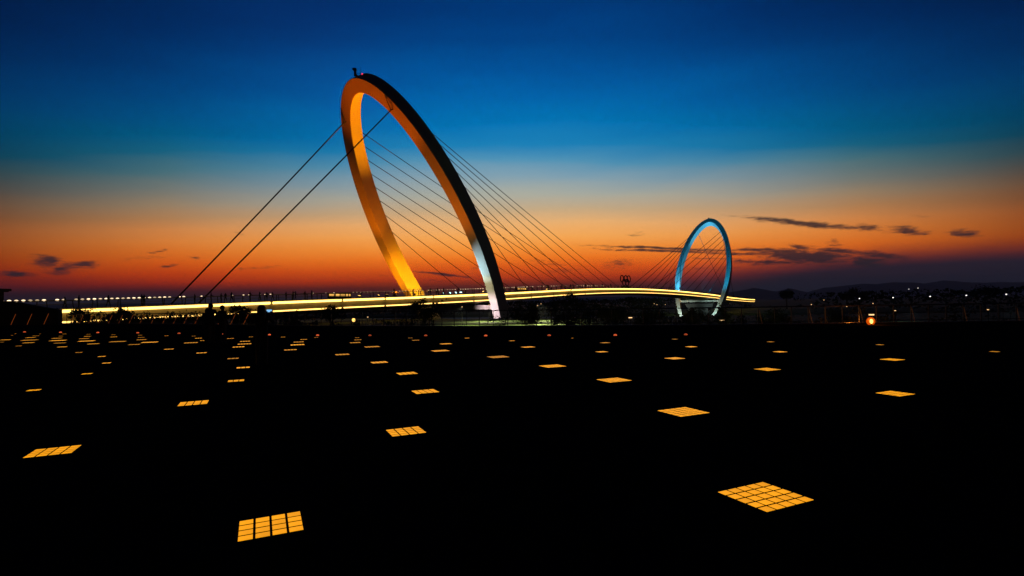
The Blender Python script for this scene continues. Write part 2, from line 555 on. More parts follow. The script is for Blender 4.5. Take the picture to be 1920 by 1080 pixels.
def strip(side, s0, s1, o0, o1, z0, z1, name, m):
    n = max(2, int((s1 - s0) / 3.5) + 1)
    vs, fs = [], []
    for i in range(n):
        s = s0 + (s1 - s0) * i / (n - 1)
        w = wid(s)
        for a, b in ((o0, z0), (o1, z0), (o1, z1), (o0, z1)):
            vs.append(rel(dk(s, side * (w + a), b)))
    for i in range(n - 1):
        for j in range(4):
            q = (j + 1) % 4
            fs.append((i * 4 + j, i * 4 + q, i * 4 + 4 + q, i * 4 + 4 + j))
    fs += [(0, 1, 2, 3), (n * 4 - 4, n * 4 - 1, n * 4 - 2, n * 4 - 3)]
    link(name, mesh(name, vs, fs, m), girder)
cuts = [S0 + 1, -96, -74, -52, -38, -28, -15, -2, 10, 24, 37, 47, 58, 70, 82, 94, 108, 122, 136, 150, 164, 178, 192, 206, 222, 240, 262, 290, S1 - 1]
for side in (1, -1):
    for a, b in zip(cuts, cuts[1:]):
        gp = .3 if a < 60 else .12
        strip(side, a + gp, b - gp, -.2, .14, -.5, -.13, 'upper_light_strip', 'strip')
        gp = .3 if a < 60 else .12
        strip(side, a + gp, b - gp, -.24, .02, -1.86, -1.66, 'lower_light_strip', 'strip_low')
# railings
rail_me = {}
for side in (1, -1):
    for nm, z, r in (('handrail', 1.12, .05), ('mid_rail', .62, .03)):
        mb = MB()
        mb.tube([rel(dk(s, side * (wid(s) - .12), z)) for s in st], r, 5)
        mb.build(nm, 'steel', bridge)
pm = MB().box((0, 0, .56), (.045, .07, .56)).me('railing_post', 'steel')
for side in (1, -1):
    s = -112.
    while s < 222:
        o = link('railing_post', pm, bridge)
        o.location = rel(dk(s, side * (wid(s) - .12)))
        o.rotation_euler = (side * R(-9) * .6, side * R(9) * .8, math.atan2(D.y, D.x))
        s += 2.9
lm_me = MB().ball((0, 0, 0), (.17, .09, .09), 8, 5).me('rail_lamp', 'rail_lamp')
s = -92.
cnt = 0
while s < 96 and cnt < 290:
    if random.random() < (.93 if (s < -66 or s > -26) else .5):
        o = link('rail_lamp', lm_me, bridge)
        o.location = rel(dk(s, -(wid(s) - .12), 1.24))
        if s < -62:
            o.scale = (1.35, 1.35, 1.6)
        o.rotation_euler = (0, 0, math.atan2(D.y, D.x))
        cnt += 1
    s += .72 if s < -62 else 1.05 if s < 40 else 1.6
# ------------------------------------------------------------------ ring pylons
def ring_frame(az, lean):
    e1 = Vector((math.cos(az), math.sin(az), 0))
    n = Vector((math.sin(az), -math.cos(az), 0))
    u = n * math.sin(lean) + Vector((0, 0, math.cos(lean)))
    nn = n * math.cos(lean) - Vector((0, 0, math.sin(lean)))
    return e1, u, nn
RA, RB, WR, WA, W1, A1, EX = 13.926, 39.996, 2.474, 4.059, .565, -.441, 1.0703
class Ring:
    def __init__(self, c, az, lean):
        self.c = Vector(c)
        self.e1, self.u, self.nn = ring_frame(az, lean)
    def pt(self, t, rad, ax):
        s, c = math.sin(t), math.cos(t)
        w, x = WR + W1 * s, WA + A1 * s
        cc = math.copysign(abs(c) ** EX, c)
        ss = math.copysign(abs(s) ** EX, s)
        return self.c + self.e1 * (RA * cc + rad * w / 2 * c) + self.u * (RB * ss + rad * w / 2 * s) + self.nn * (ax * x / 2)
near = Ring((-18.879, 130, 15.048), -.5484, .61)
far = Ring((110.791, 309.769, 16.691), -.5457, -.6156)
def build_ring(rg, label, name='ring_pylon'):
    base = rg.pt(-math.pi / 2, 0, 0)
    root = thing(name, base, label, 'pylon')
    n = 240
    prof = [(-1, 1), (.96, 1), (1, .97), (1, -.97), (.96, -1), (-.96, -1), (-1, -.97), (-1, .97), (-.96, 1)]
    prof = [(.95, 1), (1, .97), (1, -.97), (.95, -1), (-.95, -1), (-1, -.97), (-1, .97), (-.95, 1)]
    vs, fs = [], []
    for i in range(n):
        t = 2 * math.pi * i / n
        vs += [rg.pt(t, a, b) - base for a, b in prof]
    m = len(prof)
    for i in range(n):
        a, b = i * m, ((i + 1) % n) * m
        for j in range(m):
            q = (j + 1) % m
            fs.append((a + j, a + q, b + q, b + j))
    me = mesh('ring', vs, fs, 'ring')
    bm = bmesh.new()
    bm.from_mesh(me)
    bmesh.ops.recalc_face_normals(bm, faces=bm.faces)
    bm.verts.ensure_lookup_table()
    for f in bm.faces:
        f.smooth = True
    for e in bm.edges:
        if len(e.link_faces) == 2 and e.calc_face_angle() > R(20):
            e.smooth = False
    bm.to_mesh(me)
    bm.free()
    link('ring', me, root)
    return root, base
rn, bn = build_ring(near, 'huge leaning elliptical ring lit amber, with stay cables, over the near end of bridge')
rf, bf = build_ring(far, 'distant elliptical ring lit blue, with stay cables, over the far end of bridge')
def leg_at(rg, z, side):
    best = None
    for i in range(1440):
        t = 2 * math.pi * i / 1440
        if math.sin(t) > 0.3 or math.cos(t) * side < 0:
            continue
        d = abs(rg.pt(t, 0, 0).z - z)
        if best is None or d < best[0]:
            best = (d, t)
    return best[1]
TS = [52, 45.5, 39.5, 33.5, 28, 22.5, 16.5, 9.5]
SS = [87, 78, 67.5, 56, 45.5, 35, 23, 12]
def cable(a, b, root, base, r=.085):
    mb = MB()
    a, b = Vector(a), Vector(b)
    pts = [a.lerp(b, i / 8) - Vector((0, 0, .012 * (a - b).length * 4 * (i / 8) * (1 - i / 8))) * .25 - base for i in range(9)]
    mb.tube(pts, r, 6)
    o = mb.build('stay_cable', 'cable', root, True)
    d = (a - b).normalized()
    sk = MB().tube([b - base, b + d * 1.6 - base], .13, 8)
    sk.build('anchor_socket', 'steel', o)
    return o
for rg, root, base, sgn, s_ref in ((near, rn, bn, 1, 0.), (far, rf, bf, -1, 205.)):
    for side in (1, -1):
        for td, sd in zip(TS, SS):
            t = R(td if side > 0 else 180 - td)
            s = s_ref + sgn * sd
            cable(rg.pt(t, -.3, -.98 * sgn), dk(s, side * (wid(s) - .5), .1), root, base, .08 if sgn > 0 else .12)
        t = R(58.5 if side > 0 else 121.5)
        s = s_ref - sgn * (64 - side)
        a = rg.pt(t, 0, 1.35 * sgn)
        cable(a, dk(s, side * 2.5, .1), root, base, .13)
        # bracket plate that carries the backstay
        t2, t3 = t + R(5) * side, t + R(7) * side
        mb = MB()
        mb.tube([rg.pt(t2, .93, 1.03 * sgn) - base, a - base], .1, 6)
        mb.tube([rg.pt(t, 0, .98 * sgn) - base, a - base], .14, 6)
        mb.build('backstay_bracket', 'steel', root)
# beam and pier under the deck, between the legs
for rg, root, base, zc in ((near, rn, bn, .25), (far, rf, bf, .35)):
    ta, tb = leg_at(rg, zc, 1), leg_at(rg, zc, -1)
    a, b = rg.pt(ta, -.7, 0), rg.pt(tb, -.7, 0)
    mid = (a + b) / 2
    h = (a - b).length / 2
    az = math.atan2(rg.e1.y, rg.e1.x)
    mb = MB().box(mid - base + Vector((0, 0, .1)), (h, 1.5, .55), az)
    mb.build('cross_beam', 'concrete', root)
    if rg is near:
        continue
    vs = []
    e, q = rg.e1, Vector((-rg.e1.y, rg.e1.x, 0))
    for z_, hw in ((-.5, h * .72), (-4.2, h * .52), (-8.6, h * .26)):
        for sx, sy in ((-1, -1), (1, -1), (1, 1), (-1, 1)):
            p = Vector((mid.x, mid.y, z_)) + e * hw * sx + q * 1.3 * sy - base
            vs.append(p)
    fs = [(0, 1, 2, 3), (11, 10, 9, 8)]
    for L_ in range(2):
        for j in range(4):
            k_ = (j + 1) % 4
            fs.append((L_ * 4 + j, L_ * 4 + k_, L_ * 4 + 4 + k_, L_ * 4 + 4 + j))
    link('pier', mesh('pier', vs, fs, 'wall'), root)
# crest equipment
def crest(rg, root, base, full):
    t = rg.pt(math.pi / 2, 1, 0)
    for i in range(60):
        c = rg.pt(R(60 + i), 1, -.2)
        if c.z > t.z:
            t = c
    o = t - base
    ex = Vector((.92, -.39, 0))
    mb = MB()
    mb.box(o + Vector((-.75, .2, .55)), (.22, .22, .6)).box(o + Vector((-.85, .1, 1.35)), (.4, .28, .2)).box(o + Vector((-.6, .2, .1)), (.35, .3, .1))
    mb.tube([o + Vector((-.5, .2, .55)), o + Vector((.5, .2, .55))], .05)
    mb.build('survey_camera', 'steel', root)
    if full:
        MB().tube([o + Vector((.35, .1, -.2)), o + Vector((.48, .1, 1.9))], [.07, .035]).build('antenna_mast', 'steel', root)
        b = MB().ball(o + Vector((.85, -.2, .18)), .2).build('beacon', 'beacon', root)
        MB().box(o + Vector((1.6, -.3, .0)), (.55, .3, .16), -.4).build('beacon_cabinet', 'steel', root)
crest(near, rn, bn, True)
crest(far, rf, bf, False)

# ------------------------------------------------------------------ floodlights (housing, lens and their own lamp)
def flood(pos, aim, power, col, size, label, lens, blend=.5, group=None, sc=1., r=.3):
    pos, aim = Vector(pos), Vector(aim)
    t = thing('floodlight', pos, label, 'floodlight', group)
    d = (aim - pos).normalized()
    q = d.to_track_quat('Z', 'Y').to_matrix()
    def tr(mb, m, nm, par=t):
        for i, p in enumerate(mb.v):
            mb.v[i] = tuple(q @ (Vector(p) * sc) + Vector((0, 0, .45 * sc)))
        return mb.build(nm, m, par)
    h = MB()
    h.box((0, 0, -.12), (.3, .24, .16))
    ho_ = tr(h, 'steel', 'housing')
    tr(MB().box((0, 0, .06), (.26, .2, .02)), lens, 'lens', ho_)
    b = MB()
    b.tube([(0, 0, 0), (0, 0, .3 * sc)], .05 * sc).box((0, 0, .02), (.2 * sc, .2 * sc, .02))
    b.build('stand', 'steel', t)
    spot(pos + Vector((0, 0, .45 * sc)) + d * .3 * sc, aim, power, col, size, blend, t, r)
    return t
AMB = (1., .125, .0)
AMB2 = (1., .38, .0)
tL, tR = leg_at(near, 4.5, -1), leg_at(near, 4.5, 1)
def npt_(td, rad=0, ax=0):
    return near.pt(R(td), rad, ax)
legL, legR = near.pt(tL, 0, 0), near.pt(tR, 0, 0)
g = 'amber floodlights on the near deck'
lb = 'amber floodlight among those on the deck before the near ring'
# left foot, both faces
flood(dk(-15, -6.), npt_(190, 0, 1), 30000, (1., .25, .0), 74, lb, 'amber_lens', 1., g)
flood(dk(-3, -1.5), npt_(194, -1, 0), 22000, AMB2, 82, lb, 'amber_lens', .8, g)
flood(dk(-11, -3.5), npt_(173, 0, .6), 20000, (1., .22, .0), 54, lb, 'amber_lens', 1., g)
# upper ring
flood(dk(-33, -1.5), npt_(92, 0, 1), 42000, AMB, 34, lb, 'amber_lens', .8, g)
flood(dk(-30, 0), npt_(66, 0, 1), 78000, AMB, 36, lb, 'amber_lens', .8, g)
flood(dk(-27, 2.5), npt_(24, 0, 1), 26000, (1., .16, .0), 60, lb, 'amber_lens', .8, g)
flood(dk(7, 3.5), npt_(112, -1, 0), 470000, (1., .27, .0), 26, lb, 'amber_lens', .9, g)
flood(dk(-20, -3.), npt_(158, 0, 1), 30000, (1., .17, .0), 46, lb, 'amber_lens', .9, g)
# cool wash on the right foot
gc = 'cool floodlights on the near deck'
lc = 'cool white floodlight on the deck beside the near ring foot'
flood(dk(-9.0, 6.4), npt_(-6, 0, 1), 11000, (.55, .86, 1.), 44, lc, 'cool_lens', .6, gc)
flood(dk(-7.2, 6.6), npt_(-9, 0, 1), 9000, (.6, .9, .9), 50, lc, 'cool_lens', .7, gc)
flood(dk(-5.6, 6.8), npt_(12, 0, 1), 6500, (1., .42, .08), 46, lc, 'cool_lens', .9, gc)
flood(dk(-12, 7.0), npt_(-17, 0, 1), 9000, (.95, .85, .5), 44, lc, 'cool_lens', .5, gc)
ge, le = 'amber cable lights right of the near ring', 'amber light at a cable foot on the deck right of the near ring'
for s_, p_ in ((35, 1500),):
    e_ = dk(s_, wid(s_) - .5, .1)
    t_ = npt_(28 if s_ == 35 else 9.5, -.3, -1)
    d_ = (t_ - e_).normalized()
    flood(e_ + Vector((-.9, -.3, 0)) - d_ * .4, e_ + d_ * 7, p_, (1., .62, .2), 15, le, 'amber_lens', .8, ge, .8)
for s_, w_b in ((-36.5, 2.6), (26.5, 2.4)):
    p_ = dk(s_, 2.2)
    kb = thing('display_board', p_, 'low amber-lit display board on the deck ' + ('left of the near ring' if s_ < 0 else 'right of the near ring'), 'display board')
    a_ = math.atan2(D.y, D.x)
    MB().box((0, 0, .55), (w_b + .1, .12, .5), a_).build('board_frame', 'steel', kb)
    for q_ in range(4):
        o_ = Vector((D.x, D.y, 0)) * (w_b * (q_ - 1.5) / 2) + Vector((E1.x, E1.y, 0)) * .13
        MB().box(o_ + Vector((0, 0, .72)), (w_b / 4 - .12, .02, .2), a_).build('lit_panel', 'amber_panel', kb)
# under the deck: pinkish white on the near foot
pf = legR + near.nn * 7.0 - near.e1 * 3 + Vector((0, 0, -7.2))
flood((pf.x, pf.y, -4.2), near.pt(leg_at(near, .5, 1), 0, 1), 8000, (1., .74, .8), 95, 'pinkish white floodlight low under the deck at the near ring foot', 'white_lamp', .7)
# far ring, blue
BLU = (.0, .36, .7)
gb = 'blue floodlights at the far ring'
lbb = 'blue white floodlight on the deck among those below the far ring'
def fpt(td, rad=0, ax=0):
    return far.pt(R(td), rad, ax)
flood(dk(190, -6.5), fpt(165, -.5, 1), 60000, (.01, .38, .8), 70, lbb, 'cool_lens', .8, gb)
flood(dk(189, 6.5), fpt(10, 0, 1), 56000, BLU, 70, lbb, 'cool_lens', .8, gb)
flood(dk(196, -3.), fpt(185, -1, 0), 52000, (.1, .6, .95), 80, lbb, 'cool_lens', .8, gb)
flood(dk(205, 1.), fpt(92, -1, 0), 230000, (.12, .62, 1.), 36, lbb, 'cool_lens', .7, gb)
flood(dk(180, 2.), fpt(40, 0, 1), 34000, BLU, 42, lbb, 'cool_lens', .7, gb)
flood(dk(178, -2.), fpt(130, 0, 1), 60000, BLU, 44, lbb, 'cool_lens', .7, gb)
for side in (1, -1):
    fl = far.pt(leg_at(far, -1, side), 0, 0)
    p = Vector((fl.x, fl.y, 0)) - D.to_3d() * 15 - far.e1 * side * 3
    flood((p.x, p.y, -6.5), fl + Vector((0, 0, -.5)), 9000, (.75, 1., .85) if side < 0 else (.6, .95, .85), 90,
          'pale green floodlight on the water below the %s leg of the far ring' % ('right' if side > 0 else 'left'), 'white_lamp', .7, None, 1.5)

# ------------------------------------------------------------------ five-ring sculpture on the bridge crown
def torus(mb, c, ex, ez, Rr, r, n=28, m=8):
    i0 = len(mb.v)
    ny = ex.cross(ez)
    for i in range(n):
        t = 2 * math.pi * i / n
        d = ex * math.cos(t) + ez * math.sin(t)
        for j in range(m):
            a = 2 * math.pi * j / m
            mb.v.append(tuple(c + d * (Rr + r * math.cos(a)) + ny * r * math.sin(a)))
    for i in range(n):
        for j in range(m):
            q = (i + 1) % n
            k_ = (j + 1) % m
            mb.f.append((i0 + i * m + j, i0 + q * m + j, i0 + q * m + k_, i0 + i * m + k_))
sp = dk(102, 1.0)
scu = thing('ring_sculpture', sp, 'dark sculpture of five interlocked rings standing on the bridge crown', 'sculpture')
ex = Vector((.654, .755, 0)).normalized()
ez = Vector((0, 0, 1))
for i, (cx, cz) in enumerate(((-2.8, 4.0), (0, 4.0), (2.8, 4.0), (-1.4, 2.55), (1.4, 2.55))):
    mb = MB()
    torus(mb, ex * cx + ez * cz + ex.cross(ez) * (.08 if i % 2 else -.08), ex, ez * 1.04, 1.32, .21)
    mb.build('sculpture_ring', 'steel', scu, True)
MB().box((0, 0, .55), (3.0, .5, .55), math.atan2(ex.y, ex.x)).build('plinth', 'steel', scu)

# ------------------------------------------------------------------ amber floor lights set in the plaza
LIGHTS = [(-28.447, 30.104, 4), (-26.548, 27.862, 2), (-32.963, 35.344, 1), (-35.125, 37.925, 1), (-26.483, 29.433, 6), (-28.879, 32.166, 4), (-30.431, 34.254, 3), (-32.65, 37.072, 1), (-24.353, 27.015, 4), (-22.709, 24.69, 2), (-30.283, 36.256, 2), (-28.089, 33.372, 2), (-26.247, 30.92, 4), (-24.222, 28.603, 6), (-22.251, 26.384, 4), (-19.8, 23.598, 3), (-27.89, 35.29, 2), (-25.742, 32.502, 3), (-23.975, 30.027, 4), (-21.976, 27.696, 6), (-19.802, 25.354, 4), (-16.449, 20.364, 2), (-25.28, 33.997, 2), (-23.308, 31.377, 3), (-19.716, 26.811, 6), (-14.142, 18.481, 2), (-12.257, 16.212, 2), (-10.756, 13.574, 2), (-9.744, 10.939, 2), (-17.204, 24.411, 4), (-22.859, 32.931, 2), (-20.983, 30.314, 3), (-19.416, 28.092, 4), (-17.488, 25.871, 6), (-20.495, 31.777, 2), (-13.634, 21.296, 3), (-14.971, 24.981, 5), (-18.324, 30.832, 2), (-16.739, 28.595, 3), (-15.29, 26.457, 2), (-11.182, 19.291, 3), (-5.446, 9.164, 4), (-14.65, 27.875, 3), (-8.853, 16.996, 3), (-11.186, 21.905, 4), (-11.78, 23.584, 5), (-12.667, 25.41, 4), (-7.235, 14.41, 3), (-6.109, 11.855, 3), (-14.166, 29.055, 2), (-12.162, 28.435, 2), (-8.287, 20.01, 4), (-9.051, 22.572, 5), (-9.697, 24.322, 4), (-10.162, 26.107, 3), (-10.095, 27.591, 2), (-5.645, 17.767, 4), (-6.836, 23.294, 4), (-7.254, 25.146, 3), (-7.764, 26.803, 2), (-5.467, 20.843, 5), (-3.773, 15.158, 4), (-2.5, 12.637, 4), (-1.64, 9.983, 4), (-4.938, 25.904, 2), (-4.383, 24.213, 3), (-2.713, 21.745, 4), (-2.514, 18.578, 5), (-2.139, 25.12, 2), (-0.036, 22.883, 2), (0.547, 19.54, 4), (-0.45, 16.15, 5), (0.994, 13.615, 5), (2.655, 23.943, 1), (3.594, 20.955, 3), (2.842, 17.229, 3), (2.058, 11.04, 5), (6.71, 22.278, 2), (6.152, 18.553, 3), (4.491, 14.954, 4), (9.639, 20.11, 2), (8.092, 16.303, 3), (5.814, 12.317, 4), (12.385, 18.146, 2), (9.748, 13.835, 4), (6.362, 8.989, 4), (13.752, 15.356, 2), (2.045, 4.442, 5), (-1.811, 4.009, 4), (-5.291, 6.196, 4), (-1.384, 6.888, 4), (2.45, 7.81, 5)]
NAMED = {(2.045, 4.442): 'largest amber floor light, five tiles by five, lower right of the plaza',
         (-1.811, 4.009): 'nearest amber floor light, four tiles by four, lower left of plaza centre',
         (-5.291, 6.196): 'slanted amber floor light of four by four tiles near the left edge',
         (-1.384, 6.888): 'amber floor light of four by four tiles below the near ring, second nearest',
         (2.45, 7.81): 'amber five by five floor light next behind the largest one',
         (-5.446, 9.164): 'flat amber floor light four tiles wide, before and left of the person photographing',
         (-1.64, 9.983): 'amber floor light just behind the middle four by four one below the near ring',
         (6.362, 8.989): 'flat amber floor light below the bright orange lamp on the right',
         (-6.109, 11.855): 'amber floor light three tiles wide, closest in front of the person photographing',
         (2.058, 11.04): 'amber floor light second behind the largest, right of the near ring foot',
         (5.814, 12.317): 'flat amber floor light right of the far ring, halfway across the plaza',
         (-2.5, 12.637): 'amber floor light second behind the middle four by four one below the near ring',
         (-9.744, 10.939): 'lone small dim amber floor light beyond the slanted one at the left edge',
         (.994, 13.615): 'flat amber floor light third behind the largest, under the crossing cables',
         (9.748, 13.835): 'flat amber floor light just beyond the one below the orange lamp'}
ROT = R(-64.84)
CX, CY = .1002, .1102
tile = MB().box((0, 0, .0033), (CX / 2 - .0098, CY / 2 - .0088, .0009)).me('glass_tile', 'tile')
fl_me = {}
for x, y, n in LIGHTS:
    key = (x, y)
    if y < 14 and n > 1:
        lab = NAMED.get(key, 'small dim amber floor light two tiles wide at the left, behind the lone dim one')
        t = thing('floor_light', (x, y, 0), lab, 'floor light', 'amber floor lights in the plaza')
        t.rotation_euler = (0, 0, ROT)
        f = MB().box((0, 0, -.002), (n * CX / 2 + .015, n * CY / 2 + .015, .004))
        f.build('frame', 'black', t)
        for i in range(n):
            for j in range(n):
                o = link('glass_tile', tile, t)
                o.location = ((i - (n - 1) / 2) * CX, (j - (n - 1) / 2) * CY, 0)
    else:
        if n not in fl_me:
            f = MB()
            for i in range(n):
                for j in range(n):
                    f.box(((i - (n - 1) / 2) * CX, (j - (n - 1) / 2) * CY, .0033), (CX / 2 - .0095, CY / 2 - .0095, .0009))
            fl_me[n] = f.me('floor_light', 'tile_far')
        o = link('floor_light', fl_me[n])
        o.location = (x, y, 0)
        o.rotation_euler = (0, 0, ROT)
        tag(o, 'small amber floor light among the many glinting far across the dark plaza', 'floor light', 'small floor lights far across the plaza')
DOTS = [(-36.59, 40.24), (-32.42, 38.49), (-28.64, 37.06), (-24.92, 35.68), (-21.13, 34.0), (-17.39, 32.13), (-13.83, 30.51), (-10.6, 29.17), (-7.51, 28.24), (-4.43, 27.33), (-1.33, 26.41), (1.75, 25.82), (4.81, 25.21), (7.98, 24.78)]
dm = MB().ball((0, 0, .02), (.085, .085, .055)).me('marker_light', 'red_lamp')
for x, y in DOTS:
    tag(tag(link('marker_light', dm), 'small round red marker light in the row along the far side of the plaza', 'marker light', 'red marker lights on the plaza')).location = (x, y, 0)

# ------------------------------------------------------------------ plaza railing
def edge_pts(step, x0, x1):
    pts = []
    acc_ = 0.
    for (ax, ay), (bx, by) in zip(EDGE, EDGE[1:]):
        L_ = math.hypot(bx - ax, by - ay)
        while acc_ < L_:
            t = acc_ / L_
            x, y = ax + (bx - ax) * t, ay + (by - ay) * t
            if x0 <= x <= x1:
                pts.append((x + .06, y + .2, math.atan2(by - ay, bx - ax)))
            acc_ += step
        acc_ -= L_
    return pts
rl = thing('plaza_railing', (0, 36, 0), 'low dark metal railing with thin posts along the far edge of the plaza', 'railing')
ep = edge_pts(1.0, -53, 48)
ro = Vector((0, 36, 0))
for nm, z, r in (('handrail', 1.1, .035), ('bottom_rail', .18, .02)):
    MB().tube([Vector((x, y, z)) - ro for x, y, a in ep], r, 5).build(nm, 'steel', rl)
pme = MB().box((0, 0, .55), (.022, .022, .55)).me('post', 'steel')
gme = MB().tube([(0, 0, .02), (.0, 0, 1.05)], .02, 5).me('slanted_post', 'post_painted_uplight')  # plain posts that glow themselves in place of uplight
gme2 = MB().tube([(0, 0, .02), (.0, 0, 1.05)], .014, 5).me('slanted_post', 'post_painted_uplight_dim')
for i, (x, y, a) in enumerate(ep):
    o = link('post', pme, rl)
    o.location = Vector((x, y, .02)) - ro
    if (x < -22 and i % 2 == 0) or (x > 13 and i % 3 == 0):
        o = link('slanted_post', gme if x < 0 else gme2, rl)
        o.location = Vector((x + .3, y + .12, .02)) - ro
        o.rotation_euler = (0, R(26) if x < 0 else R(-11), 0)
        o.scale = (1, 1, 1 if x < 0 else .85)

# ------------------------------------------------------------------ dark building and ramp wall at the left
bd = thing('dark_pavilion', (-60.5, 60, 0), 'dark flat-roofed building with an overhanging cornice at the left edge', 'building')
MB().box((-5.3, 1.5, 1.4), (5.0, 2.6, 2.5)).build('wall', 'wall', bd)
MB().box((-5.2, 1.5, 4.13), (5.35, 3.1, .14)).box((-5.2, 1.5, 3.94), (5.2, 2.9, .06)).build('roof', 'wall', bd)
MB().box((-3.5, -1.13, 1.3), (.5, .03, 1.05)).build('door', 'steel', bd)
w_ = thing('ramp_wall', (-50.6, 60, 0), 'dark sloping parapet wall running down from the building at left', 'wall')
vs = []
PF = [(-6.5, 2.72), (-5.6, 2.7), (-4.6, 2.55), (-3., 2.22), (-1.6, 1.95), (-.8, 1.82), (0, 1.68)]
for x, z in PF:
    for dy in (-.3, .3):
        vs += [(x, dy, -.5), (x, dy, z)]
fs = []
for i in range(len(PF) - 1):
    a, b = i * 4, i * 4 + 4
    fs += [(a, b, b + 1, a + 1), (a + 2, a + 3, b + 3, b + 2), (a + 1, b + 1, b + 3, a + 3)]
e_ = (len(PF) - 1) * 4
fs += [(0, 1, 3, 2), (e_, e_ + 2, e_ + 3, e_ + 1)]
link('parapet', mesh('parapet', vs, fs, 'wall'), w_)
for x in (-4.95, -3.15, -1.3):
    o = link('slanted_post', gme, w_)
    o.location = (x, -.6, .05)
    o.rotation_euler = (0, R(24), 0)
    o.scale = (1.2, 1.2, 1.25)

# ------------------------------------------------------------------ vegetation
def leaves(centre, radii, n, size, seed, clumps=12, flat=1.):
    rd = random.Random(seed)
    cs = []
    for _ in range(clumps):
        while True:
            p = Vector((rd.uniform(-1, 1), rd.uniform(-1, 1), rd.uniform(-1, 1)))
            if p.length < 1:
                break
        cs.append((p, rd.uniform(.22, .5)))
    vs, fs = [], []
    for i in range(n):
        c, r = rd.choice(cs)
        d = Vector((rd.gauss(0, 1), rd.gauss(0, 1), rd.gauss(0, 1))) * .5 * r
        p = c * .8 + d
        p = Vector((centre[0] + p.x * radii[0], centre[1] + p.y * radii[1], centre[2] + p.z * radii[2]))
        a = Vector((rd.uniform(-1, 1), rd.uniform(-1, 1), rd.uniform(-1, 1))).normalized()
        b = a.orthogonal().normalized()
        s_ = size * rd.uniform(.6, 1.4)
        k_ = len(vs)
        vs += [p - a * s_, p + b * s_ * .45, p + a * s_, p - b * s_ * .45]
        fs.append((k_, k_ + 1, k_ + 2, k_ + 3))
    return vs, fs, cs
def tree(name, base, h, crown, label, seed, n=900, leaf=.11, m='leaf', group=None, cat='tree', trunk_r=.09, cz=None):
    rd = random.Random(seed)
    t = thing(name, base, label, cat, group)
    cz = cz if cz is not None else h - crown[2]
    vs, fs, cs = leaves((0, 0, cz), crown, n, leaf, seed, 16)
    link('crown', mesh('crown', vs, fs, m), t)
    mb = MB()
    top = Vector((rd.uniform(-.2, .2), rd.uniform(-.2, .2), cz))
    mb.tube([(0, 0, -.2), top * .5 + Vector((rd.uniform(-.1, .1), 0, 0)), top], [trunk_r, trunk_r * .75, trunk_r * .4], 7)
    for c, r in cs[:9]:
        e = Vector((c.x * crown[0], c.y * crown[1], cz + c.z * crown[2])) * .85
        s_ = top * rd.uniform(.45, .9)
        mb.tube([s_, s_.lerp(e, .5) + Vector((0, 0, .1)), e], [trunk_r * .4, trunk_r * .28, trunk_r * .12], 5)
    mb.build('trunk', 'bark', t)
    return t
def bank_z(x, y):
    return lerp(BANK, y - edge_y(x) - .45) - .05
TREES = [ # x, y, top z, crown radii, label
    (-56.5, 70.0, 1.9, (1.6, 1.3, .9), 'sapling with sparse leaves before the light strip at the far left'),
    (-46.5, 63.5, 1.75, (2.3, 1.5, 1.0), 'small leafy tree left of the standing group, against the light strip'),
    (-30.5, 60.0, 1.9, (1.4, 1.2, .8), 'slim sapling right of the standing group, tip against the strip'),
    (-9.2, 56.0, 2.35, (1.9, 1.5, 1.35), 'bushy dark tree before the deck between the near ring feet'),
    (-19.5, 58.0, 1.6, (1.5, 1.2, .9), 'small dark tree under the deck left of the near ring'),
    (1.5, 58.0, 1.9, (2.2, 2.0, 1.6), 'dark tree just right of the near ring foot'),
    (6.3, 62.0, 3.0, (3.2, 2.6, 2.4), 'tall dark tree right of the near ring, reaching the deck strips'),
    (10.8, 60.0, 2.0, (2.6, 2.2, 2.0), 'dark tree under the deck, right of the tall one'),
    (16.2, 62.0, 1.3, (2.4, 2.0, 2.0), 'dark tree left of the far ring below the deck'),
    (19.6, 58.0, .9, (1.5, 1.4, 1.6), 'dark tree hiding the left foot of the far ring'),
    (23.6, 60.0, 1.1, (1.2, 1.1, 1.5), 'narrow dark tree before the right foot of the far ring'),
    (30.0, 62.0, .6, (2.6, 2.0, 1.6), 'low dark tree right of the far ring'),
    (36.5, 60.0, .5, (2.6, 2.0, 1.6), 'low dark tree left of the bright orange lamp'),
]
for i, (x, y, tz, cr, lb_) in enumerate(TREES):
    z = bank_z(x, y)
    tree('riverside_tree', (x, y, z), tz - z, cr, lb_, 50 + i, n=int(420 * cr[0] * cr[2]) + 300, leaf=.13, group='trees on the river bank')
